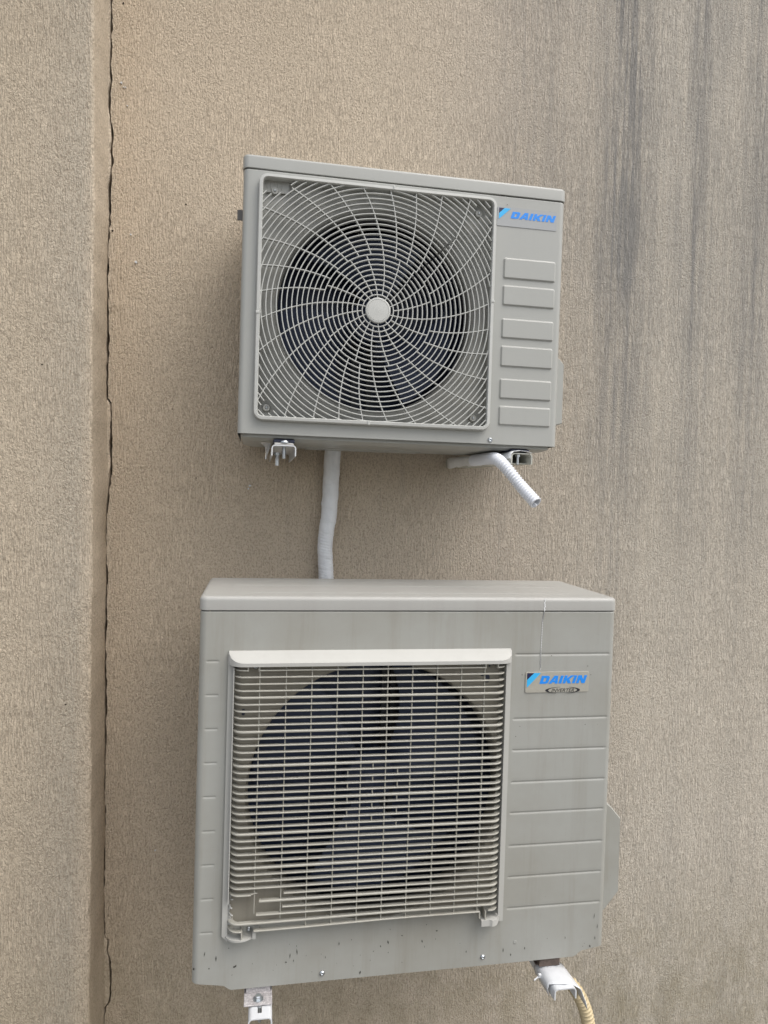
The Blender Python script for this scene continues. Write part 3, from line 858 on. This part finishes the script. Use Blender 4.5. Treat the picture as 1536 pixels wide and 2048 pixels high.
def vbolt(parent, x, y, z0, z1, r, head=None, mat=None):
    mb = MB(); n = 12
    def ring(r, z, k=n, ph=0): return [(x+r*cos(2*pi*i/k+ph), y+r*sin(2*pi*i/k+ph), z) for i in range(k)]
    L = []; z = z0; i = 0
    while z < z1: L.append(ring(r*(1 if i % 2 else .86), z)); z += .0006; i += 1
    mb.loft(L, (True, True), True)
    if head:
        zt, rr, hh = head
        mb.loft([ring(rr*1.5, zt-.0018, 20), ring(rr*1.5, zt, 20)], (True, True), False)
        mb.loft([ring(rr, zt, 6), ring(rr, zt+hh*.8, 6), ring(rr*.85, zt+hh, 6)], (True, True), False)
    return mb.build('bolt', mat or M_ZINC, parent)

def hnut(parent, x, y, z, r, h):
    mb = MB(); mb.loft([[(x+r*cos(pi/3*i), y+r*sin(pi/3*i), zz) for i in range(6)] for zz in (z, z+h)], (True, True), False)
    return mb.build('nut', M_ZINC, parent)

# -- upper left bracket
B = empty('wall_bracket', (UO.x+.093, UO.y+.15, UO.z-.016), 'short white bracket end with open mouth under the left of the smaller unit', 'bracket', 'brackets holding the units')
def loc(mb, o):
    l = o.location; mb.v = [(p[0]-l.x, p[1]-l.y, p[2]-l.z) for p in mb.v]; return mb
mb = MB(); X = UO.x; Y = UO.y; Z = UO.z
channel(mb, X+.0685, X+.1175, Y-.004, YW, Z-.0205, .022, .0022, .007)
loc(mb, B); o = mb.build('arm', M_WHITE, B); autosmooth(o, 40)
mb = MB(); mb.box(X+.0735, X+.1125, Y+.001, Y+.10, Z-.0205, Z-.0160, .0015); loc(mb, B); mb.build('rubber_pad', plain('pale_grey_pad', (.45, .44, .42), .6), B)
l = B.location
for o in (vbolt(B, X+.094-l.x, Y+.020-l.y, Z-.047-l.z, Z-.020-l.z, .0040), vbolt(B, X+.0815-l.x, Y+.07-l.y, Z-.060-l.z, Z-.036-l.z, .0046), hnut(B, X+.0815-l.x, Y+.07-l.y, Z-.0375-l.z, .0072, .005),
          ): pass
mb = MB(); cx, cy = X+.094, Y+.0035
mb.loft([[(cx+rr*cos(k*pi/10), cy+rr*.6*sin(k*pi/10), zz) for k in range(20)] for rr, zz in ((.0085, Z-.0158), (.0088, Z-.0148), (.007, Z-.0115), (.0045, Z-.0105))], (True, True), True)
loc(mb, B); mb.build('washer', M_ZINC, B)
mb = MB(); sx = X+.0455
P_ = [[(sx, Y+.05, Z-.0135), (sx+.012, Y+.045, Z-.013), (sx+.0225, Y+.045, Z-.0150)], [(sx+.010, Y+.05, Z-.022), (sx+.014, Y+.044, Z-.023), (sx+.021, Y+.046, Z-.024)],
      [(sx+.0115, Y+.05, Z-.033), (sx+.0135, Y+.045, Z-.034), (sx+.0175, Y+.047, Z-.033)], [(sx+.0110, Y+.05, Z-.040), (sx+.0125, Y+.046, Z-.042), (sx+.0145, Y+.047, Z-.042)],
      [(sx+.0100, Y+.049, Z-.046), (sx+.0130, Y+.045, Z-.050), (sx+.0150, Y+.047, Z-.046)]]
mb.loft(P_, (False, False), True, 0, closed=False); loc(mb, B); mb.build('torn_film', M_WRAP, B)

# -- upper right bracket
B = empty('wall_bracket', (UO.x+.594, UO.y+.15, UO.z-.016), 'pale bracket wrapped in white film under the right of the smaller unit', 'bracket', 'brackets holding the units')
mb = MB(); channel(mb, X+.5715, X+.6185, Y-.006, YW, Z-.0170, .0235, .0022, .008)
mb.box(X+.5737, X+.6163, Y+.012, YW, Z-.0395, Z-.0375)
mb.v = [(p[0]-.17*max(0, p[1]-Y), p[1], p[2]) for p in mb.v]
loc(mb, B); o = mb.build('arm', plain('cream_powder_coat', (.50, .50, .44), .35, var=.04), B); autosmooth(o, 40)
l = B.location
vbolt(B, X+.589-l.x, Y+.004-l.y, Z-.0415-l.z, Z-.019-l.z, .0034); hnut(B, X+.589-l.x, Y+.004-l.y, Z-.0250-l.z, .0060, .005)
mb = MB(); Lf = []                                    # film wrapped over the arm
for i in range(24):
    t = i/23; y = Y-.010+.322*t; wv = .0012*sin(i*1.7)+.0008*sin(i*3.1)
    lowz = Z-.0400 + .010*(1-sstep(0, .22, t)) + wv*1.5 - .003*sstep(.75, .9, t)
    hump = .0045*exp(-((t-.03)/.05)**2)
    Lf.append([(X+.5690+wv*.4, y, lowz), (X+.5685+wv*.5, y, Z-.028), (X+.5690, y, Z-.0200), (X+.5745, y, Z-.0158+hump*.6), (X+.590, y, Z-.0150+hump), (X+.606, y, Z-.0155+hump*.8), (X+.6150, y-.004, Z-.0168)])
mb.loft(Lf, (False, False), True, 0, closed=False); mb.v = [(p[0]-.17*max(0, p[1]-Y), p[1], p[2]) for p in mb.v]; loc(mb, B); o = mb.build('white_film', plain('white_film_wrap', (.85, .86, .85), .3, var=.08, scale=30, bump=.0008), B)
o.modifiers.new('t', 'SOLIDIFY').thickness = .0006

# -- white corrugated conduit
def bez(pts, n=12):
    """Catmull-Rom through the points"""
    P = [Vector(p) for p in pts]; P = [P[0]*2-P[1]] + P + [P[-1]*2-P[-2]]; out = []
    for i in range(1, len(P)-2):
        for k in range(n):
            t = k/n; a, b, c, d = P[i-1:i+3]
            out.append(.5*((2*b)+(c-a)*t+(2*a-5*b+4*c-d)*t*t+(3*b-a-3*c+d)*t**3))
    out.append(P[-2]); return out
def resample(P, step):
    out = [P[0]]; acc = 0
    for a, b in zip(P, P[1:]):
        L_ = (b-a).length; d = step-acc
        while d <= L_: out.append(a+(b-a)*d/L_); d += step
        acc = (acc+L_) % step if L_ else acc
        acc = L_-(d-step) if d-step >= 0 else acc+L_
    return out
cp = [(X+.540, Y+.16, Z-.028), (X+.547, Y+.09, Z-.027), (X+.546, Y+.035, Z-.028), (X+.547, Y-.002, Z-.036), (X+.560, Y-.022, Z-.056), (X+.580, Y-.042, Z-.087), (X+.601, Y-.078, Z-.122)]
cen = resample(bez(cp, 24), .0005)
PITCH_ = .0066
def rc_(d, th):
    s_ = (d/PITCH_) % 1; return d*0+.0118 + .0015*cos(2*pi*s_) - .0004*(1 if .35 < s_ < .65 else 0)
mb = MB(); mb.tube(cen, rc_, 28, cap=False)
# open mouth with a visible rim and inner wall
T = (cen[-1]-cen[-4]).normalized(); inner = [cen[-1]-T*.02*k/6 for k in range(7)]
mb.tube([cen[-1], cen[-1]-T*.0002]+[cen[-1]-T*.022], lambda d, th: .0098, 28, cap=False)
mb.tube([cen[-1]-T*.0215, cen[-1]-T*.022], lambda d, th: .0097, 28, cap=True)
lp1, lp2 = [], []
N_ = T.orthogonal().normalized(); B_ = T.cross(N_)
for k in range(28):
    a = 2*pi*k/28; q = N_*cos(a)+B_*sin(a); lp1.append(cen[-1]+q*.0124); lp2.append(cen[-1]+q*.0098)
mb.loft([lp1, lp2], (False, False), False)
oo = mb.build('conduit', M_CONDUIT, None, origin=tuple(cen[0])); tag(oo, 'bright white corrugated conduit stub dangling open-ended from the right bracket', 'conduit')
mb = MB(); a = cen[-1]-T*.006; mb.tube([a+N_*.003+B_*.002, cen[-1]+T*.003+N_*.002, cen[-1]+T*.004+N_*.006+B_*.003, cen[-1]+N_*.008+B_*.004-T*.001], .0012, 8)
c0 = cen[0]; mb.v = [(p[0]-c0.x, p[1]-c0.y, p[2]-c0.z) for p in mb.v]; mb.build('wire_end', M_CONDUIT, oo)

# -- taped refrigerant line between the two units
pp = [(.292, .4085, 1.16), (.2830, .4085, 1.09), (.2775, .4080, 1.030), (.2750, .4075, .957), (.2735, .4075, .900), (.2710, .4075, .860), (.2655, .4080, .815), (.2655, .4085, .770), (.2690, .4085, .730), (.270, .4085, .66), (.27, .4085, .55)]
cen = resample(bez([(a, b, c+ZO) for a, b, c in pp], 24), .0012)
rt = random.Random(2); ks = [rt.uniform(0, 6.28) for _ in range(8)]
def rp(d, th):
    z = d                                            # distance from the top
    r = .0200 - .0016*sstep(.22, .40, d)
    s_ = ((d/.030) + th/(2*pi)) % 1                  # overlapping turns of tape
    r += .0007*s_ - .0003
    wrk = sstep(.27, .36, d)*(1-.6*sstep(.5, .6, d))
    r += wrk*.0005*sin(d*900+th*3+ks[0]) * (.5+.5*sin(th*2+d*60+ks[1])) + .0004*sin(d*120+ks[2]+th)
    r += .0014*exp(-((d-.262)/.006)**2)*(.5+.5*sin(th+1)) + .0008*exp(-((d-.305)/.003)**2)
    return r
mb = MB(); mb.tube(cen, rp, 36)
o = mb.build('taped_pipe', M_TAPE, None, origin=tuple(cen[0])); tag(o, 'pipe wrapped in wrinkled grey-white tape running down the wall between the two units', 'pipe')

# -- lower left bracket
B = empty('wall_bracket', (.128, .15, ZO-.035), 'white slotted bracket with a big bolt, under the left of the bigger unit', 'bracket', 'brackets holding the units')
l = B.location
mb = MB(); channel(mb, .1065, .1500, -.058, -.0555, ZO-.0335, .036, .0024, .008)
# top web with an open slot: two rails either side of it
channel(mb, .1065, .1500, -.0555, -.0555+.0005, ZO-.0335, .036, .0024, .008)
loc(mb, B)
mb = MB(); t = .0024; zt = ZO-.0330; sx0, sx1 = .1235, .1310
def halfch(mb, xo, xi, sgn, y0, y1, h=.036, r=.008):
    L = []
    sec = [(xo, zt-h)] + [(xo+sgn*(r-r*cos(pi/2*k/5)), zt-r+r*sin(pi/2*k/5)) for k in range(6)] + [(xi, zt)]
    inn = [(xi, zt-t)] + [(xo+sgn*(t+(r-t)-(r-t)*cos(pi/2*k/5)), zt-t-(r-t)+(r-t)*sin(pi/2*k/5)) for k in range(5, -1, -1)] + [(xo+sgn*t, zt-h)]
    lp = sec+inn
    mb.loft([[(a, y, b) for a, b in lp] for y in (y0, y1)], (False, False), True)
    n = len(sec)
    for y in (y0, y1):
        v = [(a, y, b) for a, b in lp]; m_ = len(lp)
        mb.add(v, [(i, i+1, m_-2-i, m_-1-i) for i in range(n-1)])
ys = -.0440
channel(mb, .1065, .1500, -.058, ys, zt, .036, t, .008)
halfch(mb, .1065, sx0, 1, ys, -.012); halfch(mb, .1500, sx1, -1, ys, -.012)
channel(mb, .1065, .1500, -.012, YW, zt, .036, t, .008)
loc(mb, B); o = mb.build('arm', M_WHITE, B); autosmooth(o, 40)
vbolt(B, .1273-l.x, -.0300-l.y, ZO-.060-l.z, ZO-.031-l.z, .0032)
vbolt(B, .1245-l.x, -.0135-l.y, ZO-.048-l.z, ZO-.027-l.z, .0032, head=(ZO-.0275-l.z, .0065, .0065))

# -- lower right bracket
B = empty('wall_bracket', (.715, .15, ZO-.035), 'bracket bound in white tape with a cable tie, under the right of the bigger unit', 'bracket', 'brackets holding the units')
l = B.location
mb = MB(); channel(mb, .6915, .7375, -.056, YW, ZO-.0345, .022, .0024, .008)
loc(mb, B)
for i, p in enumerate(mb.v):                           # arm is skewed a little
    mb.v[i] = (p[0]-.05*(p[1]+.15)+.0035, p[1], p[2])
o = mb.build('arm', M_WHITE, B); autosmooth(o, 40)
mb = MB(); Lf = []
for i in range(10):
    t_ = i/9; y = -.0400+.066*t_; sk = -.03*(y)-.002
    tz = ZO-.0325+.002*sin(t_*3); dz = .010*t_
    Lf.append([(.6925+sk, y-.002, ZO-.056), (.6905+sk, y, ZO-.044), (.6935+sk, y, ZO-.0345), (.705+sk, y-.004*(1-t_), tz), (.722+sk, y-.006*(1-t_), tz+.0005), (.741+sk, y-.008*(1-t_), ZO-.0345), (.752+sk+.004*(1-t_), y-.012*(1-t_), ZO-.042), (.761+sk+.004*(1-t_), y-.018*(1-t_), ZO-.054-.012*(1-t_)), (.7640+sk+.003*(1-t_), y-.020*(1-t_), ZO-.064-.014*(1-t_))])
mb.loft(Lf, (False, False), True, 0, closed=False); loc(mb, B)
o = mb.build('white_tape', M_WHITE, B); o.modifiers.new('t', 'SOLIDIFY').thickness = .0010
mb = MB(); mb.tube([Vector((.6905, -.004, ZO-.040)), Vector((.686, -.006, ZO-.0415)), Vector((.674, -.010, ZO-.046))], .0016, 8)
mb.box(.684, .6905, -.009, -.003, ZO-.0445, ZO-.0365, .001); loc(mb, B); mb.build('cable_tie', M_WHITE, B)
def disc(x, y, z, r):
    mb = MB(); mb.add([(x+r*cos(k*pi/6), y, z+r*.8*sin(k*pi/6)) for k in range(12)], [tuple(range(12))]); loc(mb, B); mb.build('bolt_hole', M_DARK, B)

# -- beige ribbed drain hose
cp = [(.748, -.004, -.058), (.757, -.010, -.064), (.7715, -.012, -.085), (.786, -.010, -.115), (.796, -.008, -.150), (.802, -.004, -.20), (.800, .0, -.30), (.795, .01, -.45), (.79, .03, -.66), (.80, .0, -.74)]
cen = resample(bez([(a, b, c+ZO) for a, b, c in cp], 20), .0009)
mb = MB(); mb.tube(cen, lambda d, th: .0128+.0011*sin(2*pi*(d/.0088)+th)+.0004*sin(2*(2*pi*d/.0088)+th), 24)
o = mb.build('drain_hose', M_HOSE, None, origin=tuple(cen[0])); tag(o, 'yellowed beige ribbed drain hose hanging down beside the taped bracket', 'hose')
